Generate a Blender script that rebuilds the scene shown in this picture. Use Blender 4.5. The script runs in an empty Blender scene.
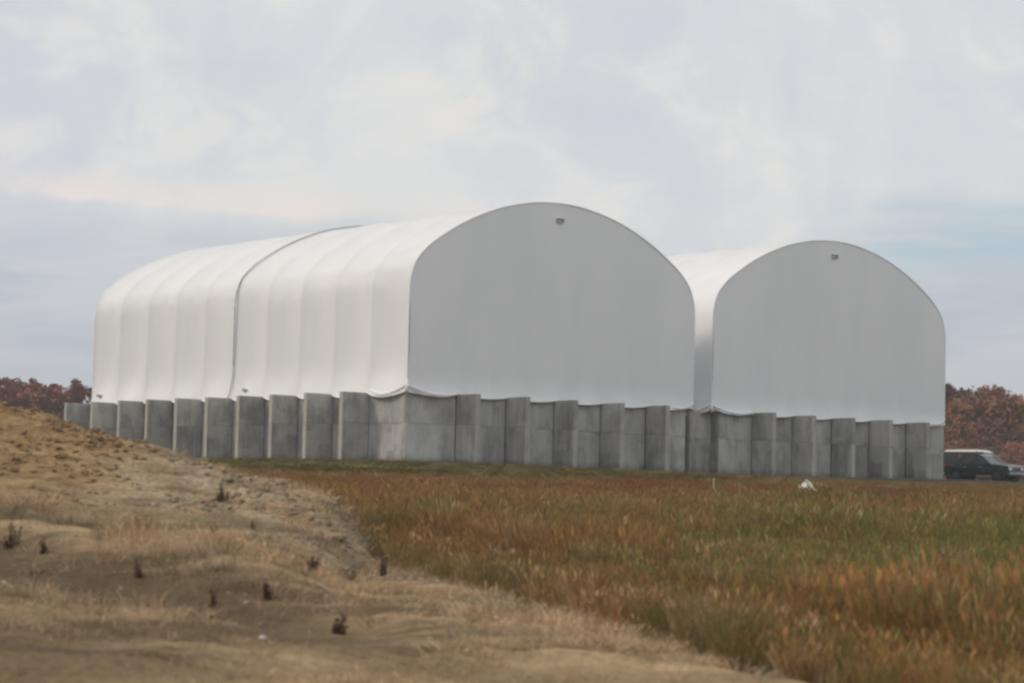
import bpy, bmesh, math, random
import numpy as np
from mathutils import Vector, Matrix, noise
S = bpy.context.scene
COL = S.collection
R = math.radians
random.seed(4)
rng = np.random.default_rng(7)

# ------------------------------------------------------------------ camera
YAW, PITCH, ROLL = 0.6774, 0.0709, 0.0235
CAMZ = -1.8947
CX, CY = -68.3098, -93.3956          # camera position in the sheds' own plan axes
FPX = 2289.2
cam_d = bpy.data.cameras.new('camera')
cam = bpy.data.objects.new('camera', cam_d)
COL.objects.link(cam)
F_ = Vector((0, math.cos(PITCH), math.sin(PITCH)))
R_ = Vector((1, 0, 0)); U_ = R_.cross(F_)
c_, s_ = math.cos(ROLL), math.sin(ROLL)
R2 = c_*R_ + s_*U_; U2 = -s_*R_ + c_*U_
M = Matrix((( R2.x, U2.x, -F_.x, 0), (R2.y, U2.y, -F_.y, 0), (R2.z, U2.z, -F_.z, CAMZ), (0, 0, 0, 1)))
cam.matrix_world = M
cam_d.sensor_width = 36; cam_d.lens = FPX/1024*36
cam_d.clip_start = 0.5; cam_d.clip_end = 9000
cam_d.dof.use_dof = True; cam_d.dof.focus_distance = 112; cam_d.dof.aperture_fstop = 2.8
S.camera = cam

# ------------------------------------------------------------------ light
SUN_EL = R(39)
def to_world_dir(bx, by):
    c, s = math.cos(YAW), math.sin(YAW)
    return (c*bx - s*by, s*bx + c*by)
sx, sy = to_world_dir(-math.cos(R(32)), math.sin(R(32)))
sun_vec = Vector((sx*math.cos(SUN_EL), sy*math.cos(SUN_EL), math.sin(SUN_EL)))
sd = bpy.data.lights.new('sun', 'SUN'); sd.energy = 1.25; sd.angle = R(12); sd.color = (1, .85, .66)
so = bpy.data.objects.new('sun', sd); COL.objects.link(so)
so.rotation_euler = sun_vec.to_track_quat('Z', 'Y').to_euler()

W = bpy.data.worlds.new('World'); S.world = W; W.use_nodes = True
def nt_clear(nt):
    for n in list(nt.nodes): nt.nodes.remove(n)
nt_clear(W.node_tree)

class G:
    """small node-graph helper"""
    def __init__(s, nt): s.nt = nt
    def n(s, t, ins=None, **kw):
        nd = s.nt.nodes.new(t)
        for k, v in kw.items(): setattr(nd, k, v)
        if ins:
            for k, v in ins.items():
                sock = nd.inputs[k]
                if isinstance(v, bpy.types.NodeSocket): s.nt.links.new(v, sock)
                else: sock.default_value = v
        return nd
    def math(s, op, a, b=0.0, c=0.0, clamp=False):
        return s.n('ShaderNodeMath', {0: a, 1: b, 2: c}, operation=op, use_clamp=clamp).outputs[0]
    def rng(s, v, a, b, c=0.0, d=1.0, smooth=True):
        return s.n('ShaderNodeMapRange', {0: v, 1: a, 2: b, 3: c, 4: d}, interpolation_type='SMOOTHSTEP' if smooth else 'LINEAR').outputs[0]
    def mix(s, f, a, b, mode='MIX'):
        nd = s.n('ShaderNodeMix', None, data_type='RGBA', blend_type=mode)
        for i, v in ((0, f), (6, a), (7, b)):
            if isinstance(v, bpy.types.NodeSocket): s.nt.links.new(v, nd.inputs[i])
            else: nd.inputs[i].default_value = v if i == 0 else (*v[:3], 1)
        return nd.outputs[2]
    def noise(s, vec, scale, detail=4, rough=.55, dist=0.0):
        return s.n('ShaderNodeTexNoise', {'Vector': vec, 'Scale': scale, 'Detail': detail, 'Roughness': rough, 'Distortion': dist}).outputs[0]
    def scale(s, vec, sc, loc=(0, 0, 0)):
        return s.n('ShaderNodeMapping', {'Vector': vec, 'Scale': sc, 'Location': loc}).outputs[0]

def lin(r, g, b):
    f = lambda v: (v/255/12.92) if v/255 <= .04045 else ((v/255+.055)/1.055)**2.4
    return (f(r), f(g), f(b))

g = G(W.node_tree)
tc = g.n('ShaderNodeTexCoord').outputs['Generated']
sep = g.n('ShaderNodeSeparateXYZ', {0: tc}); dx, dy, dz = sep.outputs
sky = g.n('ShaderNodeTexSky', None, sky_type='NISHITA', sun_disc=False, sun_elevation=SUN_EL, sun_rotation=math.atan2(sx, sy), altitude=50, air_density=1.0, dust_density=2.0, ozone_density=1.5).outputs[0]
K = 11.0
def kc(r, gg, b): return tuple(v*K for v in lin(r, gg, b))
n_wisp = g.noise(g.scale(tc, (10, 10, 6)), 1.0, 5, .55, .6)
n_big = g.noise(g.scale(tc, (5, 5, 8), (3, 1, 0)), 1.0, 3, .5, .3)
n_band = g.noise(g.scale(tc, (7, 7, 42), (0, 2, 5)), 1.0, 5, .55, .4)
n_puff = g.noise(g.scale(tc, (17, 17, 24), (4, 0, 2)), 1.0, 6, .6, .5)
col_up = g.mix(g.rng(g.math('ADD', g.math('MULTIPLY', n_wisp, .65), g.math('MULTIPLY', n_puff, .35)), .37, .62), kc(204, 207, 213), kc(218, 219, 218))
col_up = g.mix(g.rng(n_puff, .50, .68, 0, .5), col_up, kc(230, 225, 219))
col_lo = g.mix(g.rng(n_band, .40, .62), kc(184, 190, 200), kc(204, 207, 211))
mid = g.math('MULTIPLY', g.math('MULTIPLY', g.rng(dx, -.07, .03), g.rng(dx, .10, .17, 1, 0)), .028)
elev_mix = g.rng(g.math('ADD', g.math('ADD', dz, mid), g.math('MULTIPLY', g.math('SUBTRACT', n_big, .5), .06)), .095, .14)
cloud = g.mix(elev_mix, col_lo, col_up)
# low haze towards the horizon
cloud = g.mix(g.rng(dz, .02, .13, .85, 0), cloud, kc(184, 189, 196))
# a warm-lit edge of the cloud deck
zz = g.math('ADD', dz, g.math('MULTIPLY', g.math('SUBTRACT', n_puff, .5), .012))
zz = g.math('ADD', zz, g.math('MULTIPLY', dx, .035))
bnd = g.math('MULTIPLY', g.rng(zz, .1175, .1215), g.rng(zz, .1225, .136, 1, 0))
bnd = g.math('MULTIPLY', bnd, g.math('MULTIPLY', g.rng(n_puff, .38, .60, .25, .95), g.rng(dx, -.12, .06, 1, .15)))
cloud = g.mix(bnd, cloud, kc(229, 221, 215))
# thin openings to the blue
gap = g.math('MULTIPLY', g.rng(n_band, .36, .54, .1, 1), g.math('MULTIPLY', g.rng(dx, .11, .18), g.rng(dx, .26, .42, 1, 0)))
gap = g.math('MULTIPLY', gap, g.math('MULTIPLY', g.rng(zz, .105, .120), g.rng(zz, .132, .146, 1, 0)))
gap2 = g.math('MULTIPLY', g.rng(n_big, .56, .72), .08)
gapf = g.math('MAXIMUM', g.math('MULTIPLY', gap, .75), gap2)
blue = g.mix(.65, sky, kc(182, 206, 219))
final = g.mix(gapf, cloud, blue)
final = g.mix(.06, final, sky)
bg = g.n('ShaderNodeBackground', {'Color': final, 'Strength': .1})
g.n('ShaderNodeOutputWorld', {0: bg.outputs[0]})

S.view_settings.view_transform = 'Standard'; S.view_settings.look = 'None'
S.view_settings.exposure = 0; S.view_settings.gamma = 1
S.render.engine = 'CYCLES'
S.cycles.use_denoising = True
S.cycles.max_bounces = 5; S.cycles.diffuse_bounces = 3; S.cycles.transparent_max_bounces = 4
S.cycles.pixel_filter_type = 'BLACKMAN_HARRIS'; S.cycles.filter_width = 2.6

# ------------------------------------------------------------------ frames
def bw(x, y, z=0.0):
    """plan axes of the sheds -> world (camera above the origin, looking along +Y)"""
    X, Y = to_world_dir(x-CX, y-CY)
    return Vector((X, Y, z))
def wb(X, Y):
    c, s = math.cos(YAW), math.sin(YAW)
    return (c*X + s*Y + CX, -s*X + c*Y + CY)
def smooth(a, b, v):
    t = min(1, max(0, (v-a)/(b-a))); return t*t*(3-2*t)      # a may exceed b: then it falls
def ground_z(X, Y):
    x, y = wb(X, Y)
    a = max(0.0, -1.9-y); b = max(0.0, -1.9-x)
    d = math.hypot(a, b)
    z = -.030*min(d, 60) - .030*60*(1-math.exp(-max(0, d-60)/60.0))*1.0
    if d > 60: z = -.030*60 - .030*(min(d, 150)-60)
    z += .22*smooth(20, 46, x)
    near = smooth(2, 14, d)
    z += near*(.10*noise.noise(Vector((X*.11, Y*.11, 1.7))) + .03*noise.noise(Vector((X*.5, Y*.5, 4))))
    return z
# screen anchor -> point on the ground (used once, to look up where things stand)
def ground_at(px, py, fn=ground_z):
    d = F_ + R2*((px-512)/FPX) - U2*((py-341.5)/FPX)
    t = 8.0; prev = None
    while t < 400:
        P = Vector((0, 0, CAMZ)) + d*t
        if P.z < fn(P.x, P.y): return P
        t += .05 + t*.0008
    return P

# ------------------------------------------------------------------ object helpers
def mesh_obj(name, verts, faces, mat, parent=None, smooth_=False, label=None, cat=None, kind=None, group=None):
    me = bpy.data.meshes.new(name)
    me.from_pydata([tuple(v) for v in verts], [], faces); me.update()
    o = bpy.data.objects.new(name, me); COL.objects.link(o)
    if mat: me.materials.append(mat)
    if smooth_: me.polygons.foreach_set('use_smooth', [True]*len(me.polygons))
    if parent: o.parent = parent
    props(o, label, cat, kind, group)
    return o
def props(o, label=None, cat=None, kind=None, group=None):
    for k, v in (('label', label), ('category', cat), ('kind', kind), ('group', group)):
        if v: o[k] = v
def empty(name, loc, rotz, label, cat, group=None):
    o = bpy.data.objects.new(name, None); COL.objects.link(o)
    o.location = loc; o.rotation_euler = (0, 0, rotz); o.empty_display_size = .5
    props(o, label, cat, None, group); return o

class MB:
    """collects boxes, tubes and sheets, then links them as one mesh"""
    def __init__(s): s.v = []; s.f = []
    def add(s, vs, fs):
        k = len(s.v); s.v += [tuple(v) for v in vs]; s.f += [tuple(i+k for i in f) for f in fs]; return s
    def box(s, x0, x1, y0, y1, z0, z1, b=0.0):
        bm = bmesh.new(); bmesh.ops.create_cube(bm, size=1)
        for v in bm.verts:
            v.co = Vector(((x0+x1)/2+v.co.x*(x1-x0), (y0+y1)/2+v.co.y*(y1-y0), (z0+z1)/2+v.co.z*(z1-z0)))
        if b: bmesh.ops.bevel(bm, geom=list(bm.edges), offset=b, segments=1, affect='EDGES')
        bm.verts.index_update()
        s.add([v.co for v in bm.verts], [[v.index for v in f.verts] for f in bm.faces]); bm.free(); return s
    def tube(s, pts, r, n=6, cap=True, sq=(1, 1)):
        pts = [Vector(p) for p in pts]; rs = r if isinstance(r, (list, tuple)) else [r]*len(pts)
        vs = []; fs = []
        ref = Vector((0, 0, 1))
        for i, p in enumerate(pts):
            t = (pts[min(i+1, len(pts)-1)]-pts[max(i-1, 0)]).normalized()
            u = t.cross(ref)
            if u.length < .05: u = t.cross(Vector((1, 0, 0)))
            u.normalize(); w = u.cross(t)
            for k in range(n):
                a = 2*math.pi*k/n
                vs.append(p + (u*math.cos(a)*sq[0] + w*math.sin(a)*sq[1])*rs[i])
        for i in range(len(pts)-1):
            for k in range(n):
                fs.append((i*n+k, i*n+(k+1) % n, (i+1)*n+(k+1) % n, (i+1)*n+k))
        if cap: fs.append(tuple(range(n-1, -1, -1))); fs.append(tuple((len(pts)-1)*n+k for k in range(n)))
        return s.add(vs, fs)
    def poly_prism(s, pts2, y0, y1, f=lambda x, z, y: (x, y, z), bev=0.0):
        n = len(pts2)
        vs = [f(x, z, y0) for x, z in pts2] + [f(x, z, y1) for x, z in pts2]
        fs = [tuple(range(n)), tuple(range(2*n-1, n-1, -1))]
        for i in range(n): fs.append((i, i+n, (i+1) % n+n, (i+1) % n))
        return s.add(vs, fs)
    def build(s, name, mat, parent=None, **kw):
        o = mesh_obj(name, s.v, s.f, mat, parent, **kw)
        bm = bmesh.new(); bm.from_mesh(o.data); bmesh.ops.recalc_face_normals(bm, faces=bm.faces); bm.to_mesh(o.data); bm.free()
        return o

# ------------------------------------------------------------------ materials
def new_mat(name, rough=.8, metal=0.0, spec=.3):
    m = bpy.data.materials.new(name); m.use_nodes = True; nt = m.node_tree
    b = nt.nodes['Principled BSDF']
    b.inputs['Roughness'].default_value = rough; b.inputs['Metallic'].default_value = metal
    b.inputs['Specular IOR Level'].default_value = spec
    return m, G(nt), b
def set_col(g, b, c): g.nt.links.new(c, b.inputs['Base Color'])
def bump(g, b, h, strength, dist):
    bn = g.n('ShaderNodeBump', {'Height': h, 'Strength': strength, 'Distance': dist})
    g.nt.links.new(bn.outputs[0], b.inputs['Normal'])
def plain(name, col, rough=.6, metal=0.0, var=.15, spec=.3):
    m, g, b = new_mat(name, rough, metal, spec)
    n = g.noise(g.n('ShaderNodeTexCoord').outputs['Object'], 3.0, 4)
    set_col(g, b, g.mix(g.rng(n, .3, .7), [c*(1-var) for c in col], [min(1, c*(1+var)) for c in col])); return m

def fabric_mat():
    m, g, b = new_mat('white_coated_fabric', .55, 0, .35)
    tcs = g.n('ShaderNodeTexCoord').outputs['Object']
    n = g.noise(g.scale(tcs, (.35, .35, .12)), 1.0, 5)
    col = g.mix(g.rng(n, .3, .7), (.825, .835, .845), (.88, .885, .89))
    # faint run-off streaks and dust low down
    st = g.noise(g.scale(tcs, (2.2, 2.2, .16)), 1.0, 4)
    col = g.mix(g.rng(st, .55, .85, 0, .03), col, (.66, .65, .62))
    z = g.n('ShaderNodeSeparateXYZ', {0: tcs}).outputs[2]
    dirt = g.math('MULTIPLY', g.rng(z, 6.0, 4.0, 0, .12), g.rng(g.noise(g.scale(tcs, (.8, .8, .3)), 1.0, 4), .35, .65))
    col = g.mix(dirt, col, (.58, .55, .50))
    set_col(g, b, col)
    w = g.noise(g.scale(tcs, (1.6, 1.6, .5)), 1.0, 3)
    bump(g, b, w, .15, .05)
    return m
FABRIC = fabric_mat()
HEM = plain('white_hem_webbing', (.82, .81, .79), .6, var=.05)
STRAP = plain('grey_lacing_strap', (.46, .46, .44), .7)

VENT = plain('dull_galvanised', (.50, .50, .49), .6)
def concrete_mat(name, dark, light, seed):
    m, g, b = new_mat(name, .85, 0, .2)
    tcs = g.n('ShaderNodeTexCoord').outputs['Object']
    rnd = g.n('ShaderNodeObjectInfo').outputs['Random']
    loc = g.n('ShaderNodeCombineXYZ', {0: g.math('MULTIPLY', rnd, 37), 1: g.math('MULTIPLY', rnd, 13), 2: seed}).outputs[0]
    v = g.n('ShaderNodeVectorMath', {0: tcs, 1: loc}, operation='ADD').outputs[0]
    n1 = g.noise(g.scale(v, (1.1, 1.1, .7)), 1.0, 6, .62)
    n2 = g.noise(g.scale(v, (4.5, 4.5, .35)), 1.0, 4, .55)      # vertical form and run-off marks
    n3 = g.noise(v, 9.0, 5, .6)
    f = g.math('ADD', g.math('MULTIPLY', g.rng(n1, .34, .64), .65), g.math('MULTIPLY', g.rng(n2, .34, .68), .35))
    col = g.mix(f, dark, light)
    col = g.mix(g.rng(n3, .4, .7, 0, .25), col, [c*.7 for c in dark])
    tone = g.rng(rnd, 0, 1, .84, 1.2, False)
    col = g.mix(1.0, col, g.n('ShaderNodeCombineXYZ', {0: tone, 1: tone, 2: tone}).outputs[0], 'MULTIPLY')
    # smoother pale patches where the forms came off clean
    vor = g.n('ShaderNodeTexVoronoi', {'Vector': g.scale(v, (.9, .9, .6)), 'Scale': 1.0, 'Randomness': 1.0}, distance='CHEBYCHEV').outputs['Color']
    vx = g.n('ShaderNodeSeparateXYZ', {0: vor}).outputs[0]
    col = g.mix(g.rng(vx, .62, .7, 0, .4), col, [min(1, c*1.15) for c in light])
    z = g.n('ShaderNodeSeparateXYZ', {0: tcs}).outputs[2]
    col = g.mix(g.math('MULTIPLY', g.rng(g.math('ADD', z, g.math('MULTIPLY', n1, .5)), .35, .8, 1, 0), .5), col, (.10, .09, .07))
    if seed:      # the narrow outer edge is toned paler, fuller on the long side, broken up in front
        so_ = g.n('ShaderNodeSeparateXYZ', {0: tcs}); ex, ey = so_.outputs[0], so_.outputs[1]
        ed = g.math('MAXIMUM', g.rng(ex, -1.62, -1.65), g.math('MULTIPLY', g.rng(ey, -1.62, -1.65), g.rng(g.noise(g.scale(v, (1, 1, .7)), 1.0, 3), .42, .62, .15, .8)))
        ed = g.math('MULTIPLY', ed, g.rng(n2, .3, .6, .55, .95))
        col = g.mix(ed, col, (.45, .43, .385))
    set_col(g, b, col)
    bump(g, b, g.math('ADD', n3, g.math('MULTIPLY', n2, .6)), .35, .02)
    return m
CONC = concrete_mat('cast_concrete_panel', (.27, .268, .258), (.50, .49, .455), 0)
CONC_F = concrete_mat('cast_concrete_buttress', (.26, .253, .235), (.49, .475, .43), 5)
CORE = plain('dark_concrete_joint', (.09, .09, .088), .9)

# ------------------------------------------------------------------ terrain
BX = [(8, 4.2), (11, 3.0), (14, 1.95), (15.2, 1.65), (18.5, .87), (23.9, -.65), (26.8, -1.35), (29, -1.9), (32, -3.4), (36, -6), (40, -10), (44, -16), (48, -26)]
def interp(tab, v):
    if v <= tab[0][0]: return tab[0][1]
    for (a, p), (b, q) in zip(tab, tab[1:]):
        if v <= b: return p+(q-p)*(v-a)/(b-a)
    return tab[-1][1]
HC = [(-30, 3.9), (-14, 2.7), (-10, 2.2), (-7.16, 1.62), (-6.2, 1.39), (-5.1, 1.21), (-4.0, .94), (-3.3, .78), (-2.6, .70), (-2.15, .62), (-1.8, .30), (-1.5, 0)]
GD = [(-22, 0), (-18, .04), (-13, .13), (-9, .25), (-6, .39), (-3.5, .60), (-1.9, .82), (-.6, .98), (1, .98), (4, .6), (8, .1), (11, 0)]
RIDGE = [(-8, 32.2), (-6.2, 31.4), (-5.1, 30.6), (-4, 29.5), (-3.3, 28.7), (-2.6, 27.8), (-2.1, 27.2), (-1.6, 26.6)]
def mound_h(X, Y):
    q = .9*noise.noise(Vector((X*.35, Y*.35, 9))) + .25*noise.noise(Vector((X*1.7, Y*1.7, 3)))
    s = interp(BX, Y) + .45*q - X
    if s < -.3: return -.12 + .25*s
    e = -.12 + .22*smooth(-.3, .6, s)
    wX = X + .22*noise.noise(Vector((X*.5, Y*.4, 2)))*smooth(0, 3, s)
    rd = Y-interp(RIDGE, wX)
    h = interp(HC, wX)*interp(GD, rd)
    rough = smooth(.0, 1.2, s)
    n = noise.noise(Vector((X*.45, Y*.5, 0)))*.07 + noise.noise(Vector((X*1.5, Y*1.5, 5)))*.05
    n += noise.noise(Vector((X*4.3, Y*3.4, 8)))*.03
    top = smooth(.55, .95, interp(GD, rd))
    n += top*(abs(noise.noise(Vector((X*2.6, Y*2.6, 18))))*.11*(1-.6*smooth(-5.5, -4, X)) + abs(noise.noise(Vector((X*7, Y*7, 11))))*.07 - .07)
    # runnels washed down the steep right flank
    fl = smooth(-4.6, -3.2, X)*smooth(-4.5, -2, rd)
    n += fl*abs(noise.noise(Vector((X*2.0+Y*1.9, (X-Y)*.35, 33))))*.26 - fl*.07
    # the shallow hollow across the lower left
    n -= .10*math.exp(-((Y+1.2*X-14.9)/1.2)**2)*smooth(.5, 2.5, s)*smooth(.2, -2, X)
    n += .08*math.exp(-((Y+1.2*X-17.2)/1.0)**2)*smooth(.5, 2.5, s)
    v = e + h + n*rough
    return max(v, .02) if s > .5 else v
def surf_z(X, Y):
    z = ground_z(X, Y)
    if Y < 50: z = max(z, z + mound_h(X, Y))
    return z

def graded(lo, hi, a, b, step, grow=1.12):
    xs = [a]; st = step
    while xs[0] > lo: st *= grow; xs.insert(0, xs[0]-st)
    v = a
    while v < b: v += step; xs.append(v)
    st = step
    while xs[-1] < hi: st *= grow; xs.append(xs[-1]+st)
    return xs
def sheet(name, xs, ys, fn, mat, kind='structure', smooth_=True, keep=None):
    nx = len(xs); vs = []; ok = []
    for y in ys:
        for x in xs: vs.append((x, y, fn(x, y)))
    fs = []
    for j in range(len(ys)-1):
        for i in range(nx-1):
            if keep and not keep(xs[i], ys[j]): continue
            a = j*nx+i; fs.append((a, a+1, a+1+nx, a+nx))
    o = mesh_obj(name, vs, fs, mat, None, smooth_, kind=kind)
    if keep:
        bm = bmesh.new(); bm.from_mesh(o.data)
        bmesh.ops.delete(bm, geom=[v for v in bm.verts if not v.link_faces], context='VERTS'); bm.to_mesh(o.data); bm.free()
    return o

def ground_mat():
    m, g, b = new_mat('field_soil_and_thatch', .95, 0, .1)
    p = g.n('ShaderNodeNewGeometry').outputs['Position']
    n1 = g.noise(p, .12, 4); n2 = g.noise(p, 1.3, 5); n3 = g.noise(p, 9, 5)
    col = g.mix(g.rng(n1, .4, .6), (.12, .072, .032), (.095, .088, .034))
    col = g.mix(g.rng(n2, .4, .65, 0, .7), col, (.13, .085, .045))
    col = g.mix(g.rng(n3, .45, .7, 0, .5), col, (.05, .04, .02))
    set_col(g, b, col); bump(g, b, n3, .6, .05); return m
def mound_mat():
    m, g, b = new_mat('sandy_soil', .95, 0, .1)
    p = g.n('ShaderNodeNewGeometry').outputs['Position']
    sp = g.n('ShaderNodeSeparateXYZ', {0: p}); X, Y, Z = sp.outputs
    n1 = g.noise(g.scale(p, (.35, .8, 1.2)), 1.0, 5, .6); n2 = g.noise(p, 2.6, 6, .6); n3 = g.noise(p, 14, 5, .6)
    sand = g.mix(g.rng(n2, .35, .68), (.30, .19, .092), (.50, .345, .175))
    pale = g.mix(g.rng(n2, .35, .68), (.43, .35, .235), (.62, .52, .37))
    lowc = g.mix(g.rng(n1, .38, .62), (.60, .435, .25), (.40, .285, .16))
    yr = g.math('ADD', Y, g.math('MULTIPLY', g.math('MAXIMUM', g.math('ADD', X, 8), 0), .9))      # distance up the slope, the ridge runs obliquely
    hi = g.rng(g.math('ADD', yr, g.math('MULTIPLY', g.math('SUBTRACT', n1, .5), 7)), 26.8, 30.5)
    flank = g.math('MULTIPLY', g.rng(g.math('ADD', X, g.math('MULTIPLY', g.math('SUBTRACT', n1, .5), 3)), -5.6, -3.6), .8)
    col = g.mix(hi, lowc, g.mix(flank, sand, pale))
    n4 = g.noise(g.scale(p, (.28, .9, .9), (5, 3, 0)), 1.0, 4, .55)
    sv = g.n('ShaderNodeCombineXYZ', {0: g.math('MULTIPLY', X, .7), 1: g.math('MULTIPLY', Y, .5), 2: g.math('MULTIPLY', Z, 9)}).outputs[0]
    ns = g.noise(sv, 1.0, 5, .6, .4)
    col = g.mix(g.math('MULTIPLY', g.rng(ns, .50, .66, 0, .55), hi), col, (.14, .085, .042))
    col = g.mix(g.math('MULTIPLY', g.rng(ns, .45, .30, 0, .45), hi), col, (.50, .37, .22))
    dk = g.math('MULTIPLY', g.rng(g.math('SUBTRACT', n4, g.math('MULTIPLY', X, .012)), .48, .62, 0, .8), g.rng(Y, 27, 22))  # stretched dark bands: rut shade put into the soil colour
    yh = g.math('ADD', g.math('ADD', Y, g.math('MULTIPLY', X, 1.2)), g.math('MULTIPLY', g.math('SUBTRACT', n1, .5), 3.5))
    rut_shade = g.math('MULTIPLY', g.math('MULTIPLY', g.rng(yh, 12.2, 14.0), g.rng(yh, 15.4, 17.0, 1, 0)), g.rng(X, .3, -2.2, 0, .9))  # dark line along the hollow, its shade put into the soil colour
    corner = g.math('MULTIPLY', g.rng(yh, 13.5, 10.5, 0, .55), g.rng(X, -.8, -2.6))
    dk = g.math('MAXIMUM', dk, g.math('MAXIMUM', rut_shade, corner))
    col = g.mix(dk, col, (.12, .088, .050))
    col = g.mix(g.rng(n3, .42, .7, 0, .45), col, (.12, .085, .05))
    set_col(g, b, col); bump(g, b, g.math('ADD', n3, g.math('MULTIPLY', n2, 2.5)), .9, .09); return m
xs = graded(-2600, 2600, -16, 16, .6, 1.16); ys = graded(-60, 5200, 8, 120, .8, 1.16)
sheet('ground', xs, ys, ground_z, ground_mat())
xs = [-26+.5*i for i in range(22)] + [-15+.085*i for i in range(int(20.5/.085))]
ys = [8+.085*i for i in range(int(40/.085))]
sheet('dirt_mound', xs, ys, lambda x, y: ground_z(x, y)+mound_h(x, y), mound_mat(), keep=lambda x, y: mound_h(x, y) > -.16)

def gravel_mat():
    m, g, b = new_mat('grey_crushed_stone', .9, 0, .2)
    p = g.n('ShaderNodeNewGeometry').outputs['Position']
    v = g.n('ShaderNodeTexVoronoi', {'Vector': p, 'Scale': 16.0}).outputs[0]
    n = g.noise(p, .8, 5)
    col = g.mix(g.rng(n, .35, .65), (.13, .13, .13), (.20, .20, .20))
    col = g.mix(g.rng(v, .1, .5, .5, 0), col, (.08, .08, .08))
    set_col(g, b, col); bump(g, b, v, .6, .03); return m
GRAVEL = gravel_mat()
def strip(name, x0, x1, y0, y1, zoff, nx, ny):
    vs = []; fs = []
    for j in range(ny+1):
        for i in range(nx+1):
            x = x0+(x1-x0)*i/nx; y = y0+(y1-y0)*j/ny
            jit = .18*noise.noise(Vector((x*.9, y*.9, 3))) if j == 0 else 0
            P = bw(x, y+jit); P.z = ground_z(P.x, P.y)+zoff; vs.append(P)
    for j in range(ny):
        for i in range(nx):
            a = j*(nx+1)+i; fs.append((a, a+1, a+nx+2, a+nx+1))
    return mesh_obj(name, vs, fs, GRAVEL, None, True, kind='structure')
strip('gravel_apron', -3.1, 43.5, -3.6, .4, .035, 90, 10)
strip('gravel_path', -3.2, .35, .4, 36, .035, 8, 60)
strip('gravel_drive', 43.5, 78, -5.0, 30, .035, 50, 40)

# ------------------------------------------------------------------ the two sheds
HW = 3.66                      # top of the concrete
HALF = 9.87
PROF_R = [(9.87, 3.70), (9.87, 8.9), (9.78, 9.6), (9.5, 10.35), (9.0, 10.95), (8.4, 11.45), (7.55, 12.0), (6.6, 12.55), (5.3, 13.15), (3.9, 13.65), (2.4, 14.0), (1.2, 14.17), (0, 14.22)]
def catmull(pts, n):
    out = []
    P = [pts[0]] + list(pts) + [(-pts[-2][0], pts[-2][1])]
    for i in range(1, len(P)-2):
        k = n if i > 1 else 8
        for j in range(k):
            t = j/k; p0, p1, p2, p3 = [Vector((*q, 0)) for q in P[i-1:i+3]]
            if i == 1: v = p1.lerp(p2, t)
            elif i == 2:
                p0 = Vector((9.87, 8.3, 0)); v = .5*((2*p1)+(-p0+p2)*t+(2*p0-5*p1+4*p2-p3)*t*t+(-p0+3*p1-3*p2+p3)*t**3)
            else: v = .5*((2*p1)+(-p0+p2)*t+(2*p0-5*p1+4*p2-p3)*t*t+(-p0+3*p1-3*p2+p3)*t**3)
            out.append((v.x, v.y))
    out.append(pts[-1]); return out
half = catmull(PROF_R, 4)
PROF = [(-x, z) for x, z in half] + [(x, z) for x, z in reversed(half[:-1])]       # left foot over the crown to the right foot
NP = len(PROF)
def prof_normal(i):
    a = PROF[max(0, i-1)]; b = PROF[min(NP-1, i+1)]
    t = Vector((b[0]-a[0], 0, b[1]-a[1])).normalized(); return Vector((-t.z, 0, t.x))
NORM = [prof_normal(i) for i in range(NP)]
NORM[0] = Vector((-1, 0, 0)); NORM[-1] = Vector((1, 0, 0))
CXB = 9.95                                                                          # centre line
BAY = 3.288; TH = .32; DEP = 1.66

def hem_drop(u):                       # u in 0..1 between two buttresses
    return math.sin(math.pi*min(1, max(0, u)))**.8

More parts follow.
